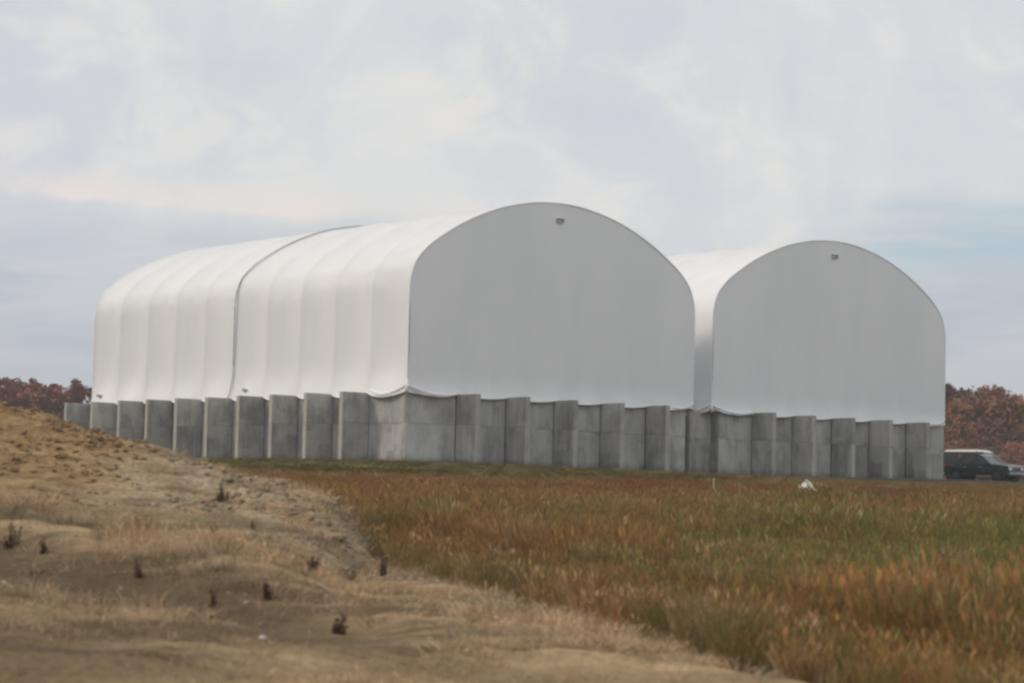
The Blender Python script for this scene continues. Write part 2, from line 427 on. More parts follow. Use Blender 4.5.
def make_shed(loc, front_fins, side_fins, length, wall_w, label, extra=None, right_fins=(), strap_y=None, plates=(), CXB=9.98, ws=1.004):
    PRF = [(x*ws, z) for x, z in PROF]; HF = HALF*ws
    root = empty('storage_shed', loc, YAW, label, 'shed', 'white fabric roofed storage sheds')
    L = length; LC = length-.35; ribs = [0.0]+[y+TH/2 for y in side_fins if y > 2]
    ribs[-1] = LC
    # --- roof cover : one skin, drawn in over each arch and sagging between
    vs = []; fs = []; rows = []
    for k in range(len(ribs)-1):
        y0, y1 = ribs[k], ribs[k+1]; n = 20
        for j in range(n):
            rows.append((y0+(y1-y0)*j/n, j/n, y1-y0))
    rows.append((LC, 1.0, BAY))
    bsag = {}
    for (y, u, bl) in rows:
        kb = int(y/BAY); bsag.setdefault(kb, random.uniform(.72, 1.15))
        # flat band over the arch chord, then a shallow sag
        e = min(u, 1-u)*bl
        s = smooth(.06, .16, e)
        sag = bsag[kb]*.29*s*(1-abs(2*u-1)**1.9)+.04*s
        # rumples beside the arches
        for i, (px, pz) in enumerate(PRF):
            nn = NORM[i]; sc = .55+.45*smooth(3.8, 5.5, pz)
            ripple = .014*noise.noise(Vector((y*3.0, i*.35, loc[0]*.1)))+.018*noise.noise(Vector((y*.9, pz*1.7, i*.05)))+.05*noise.noise(Vector((y*.25, i*.12, loc[1]*.1)))
            x = CXB+px-nn.x*(sag*sc)+nn.x*ripple; z = pz-nn.z*(sag*sc)+nn.z*ripple
            if i == 0 or i == NP-1: x = CXB+px+(.10+.22*hem_drop(u))*nn.x; z = pz-.02-.26*hem_drop(u)
            elif pz < 4.6:
                w = (4.6-pz)/.9; x += nn.x*(.10+.16*hem_drop(u))*w
            vs.append((x, y, z))
    for r in range(len(rows)-1):
        for i in range(NP-1):
            a = r*NP+i; fs.append((a, a+NP, a+NP+1, a+1))
    mesh_obj('roof_cover', vs, fs, FABRIC, root, True)
    # --- hem along the foot of the cover
    for side, idx in ((-1, 0), (1, NP-1)):
        MB().tube([Vector(vs[r*NP+idx])+Vector((0, 0, -.01)) for r in range(len(rows))], .045, 6).build('hem', HEM, root, smooth_=True)
    # --- end walls (front and rear)
    for yy, sgn in ((0.0, -1), (LC, 1)):
        ef = []; nz = 14
        edges = [0.0]+[x-TH/2 for x in front_fins]+[wall_w]
        # resample horizontally for the straight part: the profile alone is too coarse along x
        ev = []; nx = 132
        us = []
        for i in range(nx+1):
            a = math.pi*i/nx; x = CXB-HF*.998*math.cos(a)
            xr = x-CXB
            # height of the arch at xr
            if abs(xr) >= HF-.01: zt = 8.9
            else:
                zt = 14.2
                for (xa, za), (xb, zb_) in zip(half[8:], half[9:]):
                    xa *= ws; xb *= ws
                    if min(xa, xb) <= abs(xr) <= max(xa, xb) and xa != xb: zt = za+(zb_-za)*(abs(xr)-xa)/(xb-xa); break
            u = 0
            for a_, b_ in zip(edges, edges[1:]):
                if a_ <= x <= b_: u = (x-a_)/(b_-a_)
            hd = hem_drop(u)
            for k in range(nz+1):
                t = (k/nz)**1.5
                zb = HW+.02-.16*hd
                z = zb+(zt-.02-zb)*t
                low = max(0, 1-(z-zb)/.8)
                off = .02+.06*math.sin(math.pi*t)+.025*noise.noise(Vector((x*.5, z*.2, yy)))+(.07+.14*hd)*low**1.5
                ev.append((x, yy+sgn*off, z))
        for i in range(nx):
            for k in range(nz):
                a = i*(nz+1)+k
                ef.append((a, a+nz+1, a+nz+2, a+1) if sgn < 0 else (a, a+1, a+nz+2, a+nz+1))
        ew = mesh_obj('end_wall_cover', ev, ef, FABRIC, root, True)
        MB().tube([Vector(ev[i*(nz+1)])+Vector((0, 0, -.01)) for i in range(nx+1)], .04, 6).build('hem', HEM, root, smooth_=True)
        MB().tube([(CXB+px, yy+sgn*.02, pz-.01) for px, pz in PRF], .04, 7).build('arch_trim', FABRIC, root, smooth_=True)
    # --- folds of loose cloth gathered at the near corners
    def fold(p0, p1, sagv, out, r):
        pts = []
        for k in range(13):
            t = k/12; P = Vector(p0).lerp(Vector(p1), t)
            P.z -= sagv*math.sin(math.pi*t)**.9; P += Vector(out)*math.sin(math.pi*t)
            pts.append(P)
        MB().tube(pts, [r*(.35+.65*math.sin(math.pi*min(1, max(0, (k+.4)/12.8)))) for k in range(13)], 7, sq=(1, .8)).build('corner_fold', FABRIC, root, smooth_=True)
    xl = CXB-HF-.05
    fold((xl, .02, 4.0), (xl-.04, 3.0, 3.80), .38, (-.16, 0, 0), .17)
    fold((xl, .02, 3.80), (xl-.04, 2.6, 3.66), .28, (-.20, 0, 0), .09)
    fold((xl+.05, -.08, 3.98), (xl+3.3, -.10, 3.72), .30, (0, -.16, 0), .15)
    fold((xl+.05, -.08, 3.84), (xl+2.2, -.10, 3.62), .20, (0, -.18, 0), .07)
    MB().tube([(xl+.03, -.05, 4.3), (xl+.0, -.09, 4.0), (xl-.05, -.13, 3.8), (xl-.06, -.12, 3.5)], [.03, .09, .12, .10], 8).build('corner_gather', FABRIC, root, smooth_=True)
    xr_ = CXB+HF
    fold((xr_, -.08, 4.0), (xr_-1.9, -.12, 3.70), .22, (0, -.15, 0), .09)
    # --- lacing strap where two covers meet
    if strap_y:
        pts = [(CXB+PRF[i][0]+NORM[i].x*.06, strap_y, PRF[i][1]+NORM[i].z*.06) for i in range(0, NP)]
        pts[0] = (pts[0][0]-.22, strap_y+.16, 3.55); pts[1] = (pts[1][0]-.1, strap_y+.03, 4.1)
        MB().tube(pts, .034, 6).build('lacing_strap', STRAP, root, smooth_=True)
    for (py, pz) in plates:
        b = MB().box(CXB-HF-.20, CXB-HF+.3, py-.18, py+.18, pz-.05, pz+.05, .01)
        b.box(CXB-HF-.23, CXB-HF-.1, py-.04, py+.04, pz-.09, pz+.09, .01)
        b.build('tie_plate', VENT, root)
    # --- small gable vent
    vx = CXB-.35
    vt = MB().box(vx, vx+.46, -.2, .02, 13.36, 13.41, .005).box(vx, vx+.04, -.16, .02, 13.22, 13.36).box(vx+.42, vx+.46, -.16, .02, 13.22, 13.36)
    vt.box(vx, vx+.46, -.16, .02, 13.18, 13.22).build('gable_vent', VENT, root)
    # --- concrete
    def panel(x0, x1, y0, y1, z0, z1, name='wall_panel'):
        return MB().box(x0, x1, y0, y1, z0, z1, .012).build(name, CONC, root)
    ZJ = 2.08
    core = MB()
    core.box(.10, wall_w-.10, .10, .32, -.4, HW-.02).box(.10, .32, .33, L-.33, -.4, HW-.02)
    core.box(wall_w-.32, wall_w-.10, .33, L-.33, -.4, HW-.02).box(.10, wall_w-.10, L-.32, L-.10, -.4, HW-.02)
    core.build('foundation_wall', CORE, root)
    fx = [0.0]+list(front_fins)+[wall_w+TH]
    lo = [(.0, fx[1]-TH)]+[(a, b_-TH) for a, b_ in zip(fx[1:-1], fx[2:])]
    for (a, b_) in lo:
        jit = random.uniform(-.006, .006)
        panel(a+.008, b_-.008, 0+jit, .10, -.4, ZJ-.008); panel(a+.003, b_-.003, jit, .10, ZJ, HW-.02)
        if b_-a > .5: pass
    sf = [s for s in side_fins]
    lo = [(.11, sf[0])]+[(a+TH, b_) for a, b_ in zip(sf, sf[1:])]
    for (a, b_) in lo:
        if b_-a < .1: continue
        jit = random.uniform(-.006, .006)
        panel(jit, .10, a+.008, b_-.008, -.4, ZJ-.008); panel(jit, .10, a+.003, b_-.003, ZJ, HW-.02)
    n = max(1, round(L/BAY))
    for k in range(n):
        panel(wall_w-.10, wall_w, .11+k*(L-.2)/n, .11+(k+1)*(L-.2)/n-.015, -.4, HW-.02)
    for k in range(6):
        panel(.11+k*(wall_w-.2)/6, .11+(k+1)*(wall_w-.2)/6-.015, L-.10, L, -.4, HW-.02)
    def buttress(x0, x1, y0, y1):
        q = random.uniform(-.018, .018)
        if x1-x0 < 1: x0 += q; x1 += q
        else: y0 += q; y1 += q
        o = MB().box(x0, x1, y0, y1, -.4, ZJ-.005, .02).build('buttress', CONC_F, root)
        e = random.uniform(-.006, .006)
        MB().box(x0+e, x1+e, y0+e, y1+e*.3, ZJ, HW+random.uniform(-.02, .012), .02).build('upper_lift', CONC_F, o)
        return o
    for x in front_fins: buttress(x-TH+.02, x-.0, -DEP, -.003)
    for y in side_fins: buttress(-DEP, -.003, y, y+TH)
    for y, d in right_fins: buttress(wall_w+.003, wall_w+d, y, y+TH)
    return root

ff = [3.527+3.2804*k for k in range(5)]
sf = [3.164+3.2903*k for k in range(10)]
make_shed(bw(0, 0), ff, sf, sf[-1]+TH, 19.36,
          'near left white fabric shed with a dark lacing line across its long side', right_fins=[(1.5+3.29*k, 1.45) for k in range(10)],
          strap_y=sf[4]+TH/2, plates=[(sf[9]-1.0, 4.15), (sf[3]+2.1, 4.1)])
ff2 = [2.93+3.30*k for k in range(5)]
sf2 = [.62]+[.62+3.29*k for k in range(1, 10)]
make_shed(bw(22.547, .60), ff2, sf2, sf2[-1]+TH, 19.38,
          'far right white fabric shed showing only its rounded end wall', right_fins=[(3.2+3.29*k, 1.45) for k in range(9)],
          plates=[(1.7, 4.2)], CXB=9.36, ws=1.015)

# ------------------------------------------------------------------ scatter by geometry nodes
def scatter(name, pts, scales, rots, tints, protos, kind='stuff', label=None, tilt=.0):
    """pts: list of positions; protos: list of unlinked mesh objects in a collection that is not in the scene"""
    pc = bpy.data.collections.new(name+'_kinds')
    for p in protos: pc.objects.link(p)
    me = bpy.data.meshes.new(name); n = len(pts)
    me.vertices.add(n); me.vertices.foreach_set('co', np.asarray(pts, dtype=np.float32).ravel())
    a = me.attributes.new('sc', 'FLOAT_VECTOR', 'POINT'); a.data.foreach_set('vector', np.asarray(scales, dtype=np.float32).ravel())
    a = me.attributes.new('ro', 'FLOAT_VECTOR', 'POINT'); a.data.foreach_set('vector', np.asarray(rots, dtype=np.float32).ravel())
    a = me.attributes.new('tint', 'FLOAT_VECTOR', 'POINT'); a.data.foreach_set('vector', np.asarray(tints, dtype=np.float32).ravel())
    o = bpy.data.objects.new(name, me); COL.objects.link(o)
    props(o, label, None, kind)
    ng = bpy.data.node_groups.new(name+'_nodes', 'GeometryNodeTree')
    ng.interface.new_socket('Geometry', in_out='INPUT', socket_type='NodeSocketGeometry')
    ng.interface.new_socket('Geometry', in_out='OUTPUT', socket_type='NodeSocketGeometry')
    N = ng.nodes; Lk = ng.links.new
    gi = N.new('NodeGroupInput'); go = N.new('NodeGroupOutput')
    mp = N.new('GeometryNodeMeshToPoints')
    ci = N.new('GeometryNodeCollectionInfo'); ci.inputs[0].default_value = pc; ci.inputs['Separate Children'].default_value = True; ci.inputs['Reset Children'].default_value = True
    ip = N.new('GeometryNodeInstanceOnPoints'); ip.inputs['Pick Instance'].default_value = True
    def attr(nm):
        q = N.new('GeometryNodeInputNamedAttribute'); q.data_type = 'FLOAT_VECTOR'; q.inputs[0].default_value = nm; return q.outputs[0]
    ri = N.new('FunctionNodeRandomValue'); ri.data_type = 'INT'
    ri.inputs[4].default_value = 0; ri.inputs[5].default_value = len(protos)-1
    Lk(gi.outputs[0], mp.inputs[0]); Lk(mp.outputs[0], ip.inputs['Points']); Lk(ci.outputs[0], ip.inputs['Instance'])
    Lk(ri.outputs[2], ip.inputs['Instance Index']); Lk(attr('ro'), ip.inputs['Rotation']); Lk(attr('sc'), ip.inputs['Scale'])
    Lk(ip.outputs[0], go.inputs[0])
    md = o.modifiers.new('scatter', 'NODES'); md.node_group = ng
    return o

def grass_mat():
    m, g, b = new_mat('grass_blades', .75, 0, .15)
    a = g.n('ShaderNodeAttribute', None, attribute_type='INSTANCER', attribute_name='tint').outputs['Vector']
    rnd = g.n('ShaderNodeObjectInfo').outputs['Random']
    lf = g.n('ShaderNodeAttribute', None, attribute_type='GEOMETRY', attribute_name='blade').outputs['Fac']
    v = g.rng(rnd, 0, 1, .88, 1.15, False)
    w = g.rng(lf, 0, 1, .60, 1.45, False)
    k = g.math('MULTIPLY', v, w)
    col = g.mix(1.0, a, g.n('ShaderNodeCombineXYZ', {0: k, 1: k, 2: k}).outputs[0], 'MULTIPLY')
    set_col(g, b, col)
    return m
GRASS = grass_mat()
def tuft(name, nb, rad, hw, lean, wid, seed, heads=.3):
    r = random.Random(seed); vs = []; fs = []; bl = []
    for i in range(nb):
        a = r.uniform(0, 6.283); q = rad*math.sqrt(r.random()); x, y = q*math.cos(a), q*math.sin(a)
        h = r.uniform(hw, 1.0); la = a+r.uniform(-.8, .8); ln = lean*r.uniform(.2, 1)*h
        dxx, dyy = math.cos(la)*ln, math.sin(la)*ln
        wa = r.uniform(0, 3.14); w = wid*r.uniform(.6, 1.3); wx, wy = math.cos(wa)*w, math.sin(wa)*w
        k = len(vs); c = r.random()
        vs += [(x-wx, y-wy, -.05), (x+wx, y+wy, -.05), (x+dxx*.35-wx*.8, y+dyy*.35-wy*.8, h*.55), (x+dxx*.35+wx*.8, y+dyy*.35+wy*.8, h*.55), (x+dxx, y+dyy, h*.97)]
        fs += [(k, k+1, k+3, k+2), (k+2, k+3, k+4)]; bl += [c]*5
        if r.random() < heads:
            k = len(vs); t = wid*r.uniform(1.3, 2.4)
            vs += [(x+dxx*.8-t*.5, y+dyy*.8, h*.86), (x+dxx*.9+t*.6, y+dyy*.9, h*.95), (x+dxx*1.08, y+dyy*1.08, h*1.1), (x+dxx*.85-t*.7, y+dyy*.9, h*.99)]
            fs += [(k, k+1, k+2, k+3)]; bl += [min(1, c+.25)]*4
    me = bpy.data.meshes.new(name); me.from_pydata(vs, [], fs); me.materials.append(GRASS)
    at = me.attributes.new('blade', 'FLOAT', 'POINT'); at.data.foreach_set('value', bl)
    return bpy.data.objects.new(name, me)

RUST = np.array((.240, .143, .066)); ORANGE = np.array((.32, .180, .080)); RED = np.array((.205, .088, .048))
GREEN = np.array((.145, .158, .050)); OLIVE = np.array((.190, .150, .066)); STRAW = np.array((.64, .46, .30)); GREY = np.array((.42, .34, .235))
def nz(x, y, s, k): return noise.noise(Vector((x*s, y*s, k)))
def field_tint(X, Y, px):
    """real plant colour: which kinds of grass grow where"""
    n = nz(X, Y, .16, 2)*1.2 + nz(X, Y, .55, 7)*.7
    c = RUST*(1-.0) if n < .15 else OLIVE
    if Y > 38:
        t = smooth(38, 55, Y+n*8); c = c*(1-t)+RED*t*(1.0)
        if px < 600: c = c*.25+RUST*.75
        if px > 700 and n > .1: c = OLIVE*.7+RED*.3
    tg = smooth(.03, .12, X/Y)*smooth(17, 20.5, Y+n*3)*(1-smooth(30, 40, Y+n*4))
    if random.random() < tg*(.88+.5*n): c = GREEN if random.random() < .62 else OLIVE
    to = smooth(.09, .15, X/Y)*(1-smooth(15.5, 23, Y+n*3))
    if random.random() < to*.62: c = ORANGE
    if random.random() < .10: c = STRAW*.5
    eb = interp(BX, Y)-X if Y < 34 else -9
    if eb > -1.1 and random.random() < .42*smooth(-1.1, .1, eb+.5*n): c = (STRAW if random.random() < .4 else OLIVE*1.2)*.62
    if random.random() < .10+.18*smooth(.05, .15, X/Y): c = GREEN*.95 if random.random() < .6 else OLIVE*1.1
    return np.clip(c*random.uniform(.85, 1.25)*np.array((1.05, 1.0, .88)), .02, .8)
P = []; SC = []; RO = []; TI = []
def put(L4, X, Y, z, h, w, tint):
    L4[0].append((X, Y, z)); L4[1].append((w, w, h)); L4[2].append((random.uniform(-.12, .12), random.uniform(-.12, .12), random.uniform(0, 6.28))); L4[3].append(tint)
near = ([], [], [], []); far = ([], [], [], []); turf = ([], [], [], [])
def bands():
    Y = 10.0
    while Y < 108:
        st = 1.0; yield Y, Y+st; Y += st
for (y0, y1) in bands():
    ym = (y0+y1)/2; wdt = .255*ym+2.5; dens = 34 if ym < 30 else 22 if ym < 45 else 11 if ym < 70 else 13
    n = int(2*wdt*(y1-y0)*dens)
    for _ in range(n):
        X = random.uniform(-wdt, wdt); Y = random.uniform(y0, y1)
        bx, by = wb(X, Y); d = math.hypot(max(0, -1.9-by), max(0, -1.9-bx))
        if d < 1.2:
            if bx > -1.9-d and (by < -1.9 or bx < -1.9) and random.random() < .5: put(turf, X, Y, ground_z(X, Y), random.uniform(.10, .30), random.uniform(.4, .9), (OLIVE if random.random() < .6 else GREEN)*random.uniform(.7, 1.1))
            continue
        px = 512+X/Y*FPX
        if Y < 50:
            mh = mound_h(X, Y)
            if mh > (.06 if random.random() < .22 else -.04) or interp(BX, Y)-X > .8: continue
            if mh > -.04: z_add = mh
            else: z_add = 0
            if X < -12: continue
        edge = (interp(BX, Y)-X) if Y < 44 else -9
        z = ground_z(X, Y)+(max(0, z_add) if Y < 50 else 0)
        nn = nz(X, Y, .4, 3)
        if d < 60:                                   # mown green strip next to the sheds
            k = smooth(34, 50, d+nn*9) if X/Y < 0 else smooth(34-10*smooth(0, .12, X/Y), 50-14*smooth(0, .12, X/Y), d+nn*8); 
            if random.random() > k:
                gk = .38+1.6*nz(X, Y, .16, 21)+.8*nz(X, Y, .5, 27); c = (GREEN*1.35 if random.random() < gk+.08 else OLIVE*1.05 if random.random() < .55 else RUST*1.0)*random.uniform(.7, 1.35)
                put(turf, X, Y, z, random.uniform(.08, .20), random.uniform(1.2, 1.9), c); continue
        h = .42+.16*nn+random.uniform(-.1, .12)
        if Y < 18.5 and X/Y > .08: h += .03
        h *= 1-.55*smooth(38, 75, Y)
        if edge > -1.2: h *= .62
        if random.random() < .04: h *= 1.2
        if X/Y > .06 and 19 < Y < 30: h *= .75
        t = field_tint(X, Y, px)
        put(near if Y < 45 else far, X, Y, z, max(.14, h), .85*h/.5+.25, t)
tn = [tuft('grass_tuft', 56, .16, .45, .22, .0032, s, .6) for s in range(5)]
tf = [tuft('grass_tuft', 90, .36, .45, .20, .0065, 50+s, .5) for s in range(5)]
tt = [tuft('turf_tuft', 60, .32, .4, .8, .007, 90+s, 0) for s in range(4)]
scatter('field_grass', *near, tn, label='tall rust and olive field grass in front of the sheds')
scatter('distant_field_grass', *far, tf, label='dark red brown grass halfway to the sheds')
scatter('mown_turf', *turf, tt, label='short green grass strip at the foot of the concrete walls')

# dry straw on the lower mound and the foreground
straw = ([], [], [], [])
for (y0, y1) in [(9+i, 10+i) for i in range(27)]:
    ym = y0+.5; wdt = .24*ym+1.5
    for _ in range(int(2*wdt*60)):
        X = random.uniform(-wdt, wdt); Y = random.uniform(y0, y1)
        mh = mound_h(X, Y)
        if mh < -.02: continue
        nn = nz(X, Y, .5, 12)+.5*nz(X, Y, 1.9, 14)
        yr = Y+.9*max(0, X+8)
        dens = (1-smooth(26.5, 30, yr+nn*3))*(.30+.7*smooth(-.15, .25, nn))
        s = interp(BX, Y)-X
        if s < 1.6: dens = max(dens, .75)
        if -3.6 < X < -1.4 and Y > 22: dens = max(dens, .28)
        if 20.5 < yr < 27.5 and X < -1.8: dens = max(dens, .72)
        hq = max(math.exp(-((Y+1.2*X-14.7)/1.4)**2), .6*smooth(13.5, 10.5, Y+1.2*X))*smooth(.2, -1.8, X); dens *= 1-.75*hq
        if nz(X, Y, .30, 51) < -.12 and Y < 23: dens *= .25
        if random.random() > dens*.85: continue
        c = STRAW*.95 if nn > -.1 else GREY*.8
        if random.random() < .2: c = OLIVE*1.5
        if random.random() < .08: c = RUST*.9
        c = c*(1-.45*hq)  # straw darkened along the hollow too, shade put into the tint
        up = smooth(20, 22.5, yr)*(1-smooth(26, 29, yr))*smooth(-1.2, -3, X)*(1-hq)
        hh = random.uniform(.045, .12)*(1+.4*nn)*(1+1.1*up)*smooth(6, 17, Y)
        if random.random() < .03: hh *= 1.6
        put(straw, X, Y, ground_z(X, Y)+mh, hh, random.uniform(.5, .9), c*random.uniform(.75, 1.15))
ts = [tuft('straw_tuft', 34, .17, .35, .38, .0026, 150+s, .1) for s in range(5)]
scatter('dry_straw', *straw, ts, label='short dry straw over the lower mound')

def clod_mesh(seed):
    bm = bmesh.new(); bmesh.ops.create_icosphere(bm, subdivisions=1, radius=1)
    for v in bm.verts: v.co *= 1+.45*noise.noise(v.co*1.7+Vector((seed*7, 0, 0))); v.co.z *= .7
    me = bpy.data.meshes.new('clod'); bm.to_mesh(me); bm.free(); me.materials.append(CLOD)
    return bpy.data.objects.new('clod', me)
mC, gC, bC = new_mat('clod_soil', .95, 0, .1)
aC = gC.n('ShaderNodeAttribute', None, attribute_type='INSTANCER', attribute_name='tint').outputs['Vector']
set_col(gC, bC, gC.mix(gC.rng(gC.noise(gC.n('ShaderNodeTexCoord').outputs['Object'], 2.5, 4), .3, .7, 0, .5), aC, (.13, .09, .055)))
CLOD = mC
clods = ([], [], [], [])
for _ in range(26000):
    Y = random.uniform(16, 37); X = random.uniform(-.25*Y-1, 1.5)
    mh = mound_h(X, Y)
    if mh < .05: continue
    top = smooth(27, 30.5, Y+.9*max(0, X+8))
    if random.random() > .12+.88*top: continue
    cl = nz(X, Y, .8, 40)
    if random.random() > .18+1.3*cl: continue
    s = random.uniform(.010, .028)*(1+.8*top)
    if random.random() < .03: s *= 1.7
    crest = smooth(1.6, .2, abs(Y-interp(RIDGE, X)+.3)); s *= 1+.5*crest*random.random()
    t = (np.array((.33, .22, .125)) if X < -4.6 else np.array((.36, .30, .215)))*random.uniform(.7, 1.25)
    clods[0].append((X, Y, ground_z(X, Y)+mh+s*.2)); clods[1].append((s*random.uniform(.8, 1.4), s, s*random.uniform(.7, 1)))
    clods[2].append((random.uniform(-.5, .5), random.uniform(-.5, .5), random.uniform(0, 6.28))); clods[3].append(t)
scatter('soil_clods', *clods, [clod_mesh(i) for i in range(5)], label='loose clods of sandy soil on the mound')

# ------------------------------------------------------------------ dead weeds, each a thing
STEM = plain('dead_weed_stem', (.085, .055, .035), .9, var=.3)
LEAFD = plain('dead_weed_leaf', (.13, .082, .052), .9, var=.4)
def weed(px, py, w, h, label, seed):
    r = random.Random(seed); Pt = ground_at(px, py, surf_z)
    k = Pt.y/FPX; W_, H_ = w*k, h*k
    root = empty('dead_weed', (Pt.x, Pt.y, Pt.z-.02), r.uniform(0, 6), label, 'weed', 'dead weeds on the dirt mound')
    st = MB(); lf = MB()
    for i in range(16):
        a = r.uniform(0, 6.28); q = W_*.42*math.sqrt(r.random()); hh = H_*(r.uniform(.25, .8) if i > 3 else r.uniform(.8, 1.25))
        p0 = Vector((q*.5*math.cos(a), q*.5*math.sin(a), 0)); p2 = Vector((q*math.cos(a), q*math.sin(a), hh))
        pm = (p0+p2)/2+Vector((r.uniform(-.1, .1)*W_, r.uniform(-.1, .1)*W_, 0))
        st.tube([p0, pm, p2], [.006, .005, .002], 4)
        for j in range(12):
            t = r.uniform(.12, 1); c = p0.lerp(p2, t)+Vector((r.gauss(0, .07*W_), r.gauss(0, .07*W_), r.gauss(0, .03*H_)))
            u = Vector((r.uniform(-1, 1), r.uniform(-1, 1), r.uniform(-1, 1))).normalized(); v = u.orthogonal().normalized(); s = r.uniform(.008, .020)
            lf.add([c-u*s, c-v*s*.5, c+u*s, c+v*s*.5+Vector((0, 0, s*.3))], [(0, 1, 2, 3)])
    st.build('stem', STEM, root); mesh_obj('foliage', lf.v, lf.f, LEAFD, root)
for i, a in enumerate([(139, 579, 13, 20, 'dark round dead weed left of the middle of the mound slope'),
          (12, 548, 26, 30, 'wide brown dead weed clump at the left edge of the picture'),
          (44, 556, 9, 18, 'small brown dead weed just right of the wide clump at the left edge'),
          (213, 607, 7, 17, 'thin upright dead weed between the round weed and the leaning one'),
          (267, 600, 13, 22, 'leaning dead weed with a tall stem in the straw near the slope foot'),
          (338, 634, 20, 19, 'low dark dead weed nearest the camera on the bare ground'),
          (223, 503, 16, 20, 'brown dead weed high on the slope under the mound crest'),
          (214, 535, 12, 10, 'low dead weed on the slope below the crest weed'),
          (252, 530, 11, 9, 'tiny reddish dead weed in the pale soil of the right flank'),
          (348, 580, 30, 14, 'broad flat dead weed at the foot of the steep right flank'),
          (313, 572, 14, 20, 'upright dead weed just left of the broad flat one'),
          (383, 577, 9, 22, 'pale edged dead weed where the mound meets the field')]):
    weed(*a, seed=100+i)

# pale stone, marker stake, scrap of plastic
Pt = ground_at(262, 641, surf_z)
bm = bmesh.new(); bmesh.ops.create_icosphere(bm, subdivisions=2, radius=.028)
for v in bm.verts: v.co *= 1+.35*noise.noise(v.co*22); v.co.z *= .65
me = bpy.data.meshes.new('pale_stone'); bm.to_mesh(me); bm.free(); me.materials.append(plain('pale_stone', (.55, .52, .46), .8))
o = bpy.data.objects.new('pale_stone', me); COL.objects.link(o); o.location = Pt+Vector((0, 0, .02))
props(o, 'small pale stone lying in the straw at the foot of the mound', 'stone')
Pt = ground_at(714, 503)
o = MB().box(-.022, .022, -.012, .012, -.2, .60, .004).build('marker_stake', plain('weathered_white_wood', (.50, .46, .38), .8))
o.location = Pt; o.rotation_euler = (0, R(-1.5), .3); props(o, 'thin pale wooden marker stake standing in the field grass', 'stake')
Pt = ground_at(807, 502)
bm = bmesh.new(); bmesh.ops.create_grid(bm, x_segments=14, y_segments=10, size=.5)
for v in bm.verts:
    x, y = v.co.x, v.co.y
    v.co = Vector((x*.50, .12*math.sin(x*7+y*4)+.10*noise.noise(Vector((x*4, y*4, 0))), .28*y-.14*abs(x)*y+.10*math.cos(x*8)-.12*x+.06*noise.noise(Vector((x*5, y*5, 7)))))
bmesh.ops.solidify(bm, geom=bm.faces[:], thickness=.008)
me = bpy.data.meshes.new('plastic_scrap'); bm.to_mesh(me); bm.free(); me.materials.append(plain('white_plastic_film', (.80, .77, .70), .4, var=.05))
me.polygons.foreach_set('use_smooth', [True]*len(me.polygons))
o = bpy.data.objects.new('plastic_sheet', me); COL.objects.link(o); o.location = Pt+Vector((0, 0, .34))
props(o, 'crumpled white plastic sheet caught on top of the field grass', 'plastic sheet')

# ------------------------------------------------------------------ trees
def leaf_mat(name, c0, c1):
    m, g, b = new_mat(name, .8, 0, .15)
    tcs = g.n('ShaderNodeTexCoord').outputs['Object']; rnd = g.n('ShaderNodeObjectInfo').outputs['Random']
    n = g.noise(tcs, .45, 3); n2 = g.noise(tcs, 2.5, 3)
    f = g.math('ADD', g.math('MULTIPLY', g.rng(n, .35, .65), .6), g.math('MULTIPLY', g.rng(n2, .35, .65), .4))
    col = g.mix(f, c0, c1)
    k = g.rng(rnd, 0, 1, .8, 1.2, False)
    set_col(g, b, g.mix(1.0, col, g.n('ShaderNodeCombineXYZ', {0: k, 1: k, 2: k}).outputs[0], 'MULTIPLY')); return m
L_RUST = leaf_mat('rust_leaves', (.20, .092, .050), (.38, .185, .10))
L_PLUM = leaf_mat('plum_brown_leaves', (.21, .095, .060), (.37, .175, .110))
L_OLIVE = leaf_mat('olive_brown_leaves', (.10, .080, .045), (.20, .145, .08))
L_ORAN = leaf_mat('orange_leaves', (.19, .085, .042), (.36, .17, .085))
BARK = plain('grey_bark', (.09, .075, .062), .95)
def crown_mesh(seed, w, h, base, nclump, per, cone=.0, leaf=.30):
    r = random.Random(seed); vs = []; fs = []
    cl = []
    for i in range(nclump):
        t = r.random()**.8; zc = base+(h-base)*t
        rr = w*(1-cone*t)*math.sqrt(max(0, 1-(2*t-1)**2*.85*(1-cone*.3))) if t > .3 else w*(.6+.8*t)
        q = rr*math.sqrt(r.uniform(.15, 1)); a = r.uniform(0, 6.28)
        cl.append((q*math.cos(a), q*math.sin(a), zc, r.uniform(.5, 1.15)*(.16*w+.35)))
    for (x, y, z, s) in cl:
        for j in range(per):
            d = Vector((r.gauss(0, 1), r.gauss(0, 1), r.gauss(0, 1))).normalized()*(r.random()**.45)*s
            c = Vector((x, y, z))+Vector((d.x, d.y, d.z*.8))
            u = Vector((r.uniform(-1, 1), r.uniform(-1, 1), r.uniform(-1, 1))).normalized(); v = u.orthogonal().normalized(); q = leaf*r.uniform(.5, 1.1)
            k = len(vs); vs += [c-u*q, c-v*q*.6, c+u*q, c+v*q*.6]; fs.append((k, k+1, k+2, k+3))
    me = bpy.data.meshes.new('crown'); me.from_pydata([tuple(v) for v in vs], [], fs); return me
def trunk_mesh(seed, w, h, base):
    r = random.Random(seed+9); b = MB()
    b.tube([(0, 0, -.3), (.1, 0, h*.3), (-.1, .1, h*.6), (.1, 0, h*.92)], [.30, .22, .14, .03], 7)
    for i in range(12):
        a = i*2.4+r.random(); z = base+(h-base)*r.uniform(0, .65); q = w*r.uniform(.5, .9)
        b.tube([(0, 0, z-.6), (q*.5*math.cos(a), q*.5*math.sin(a), z+.5), (q*math.cos(a), q*math.sin(a), z+1.6)], [.10, .06, .02], 5)
    me = bpy.data.meshes.new('trunk'); me.from_pydata(b.v, [], b.f); me.materials.append(BARK); return me
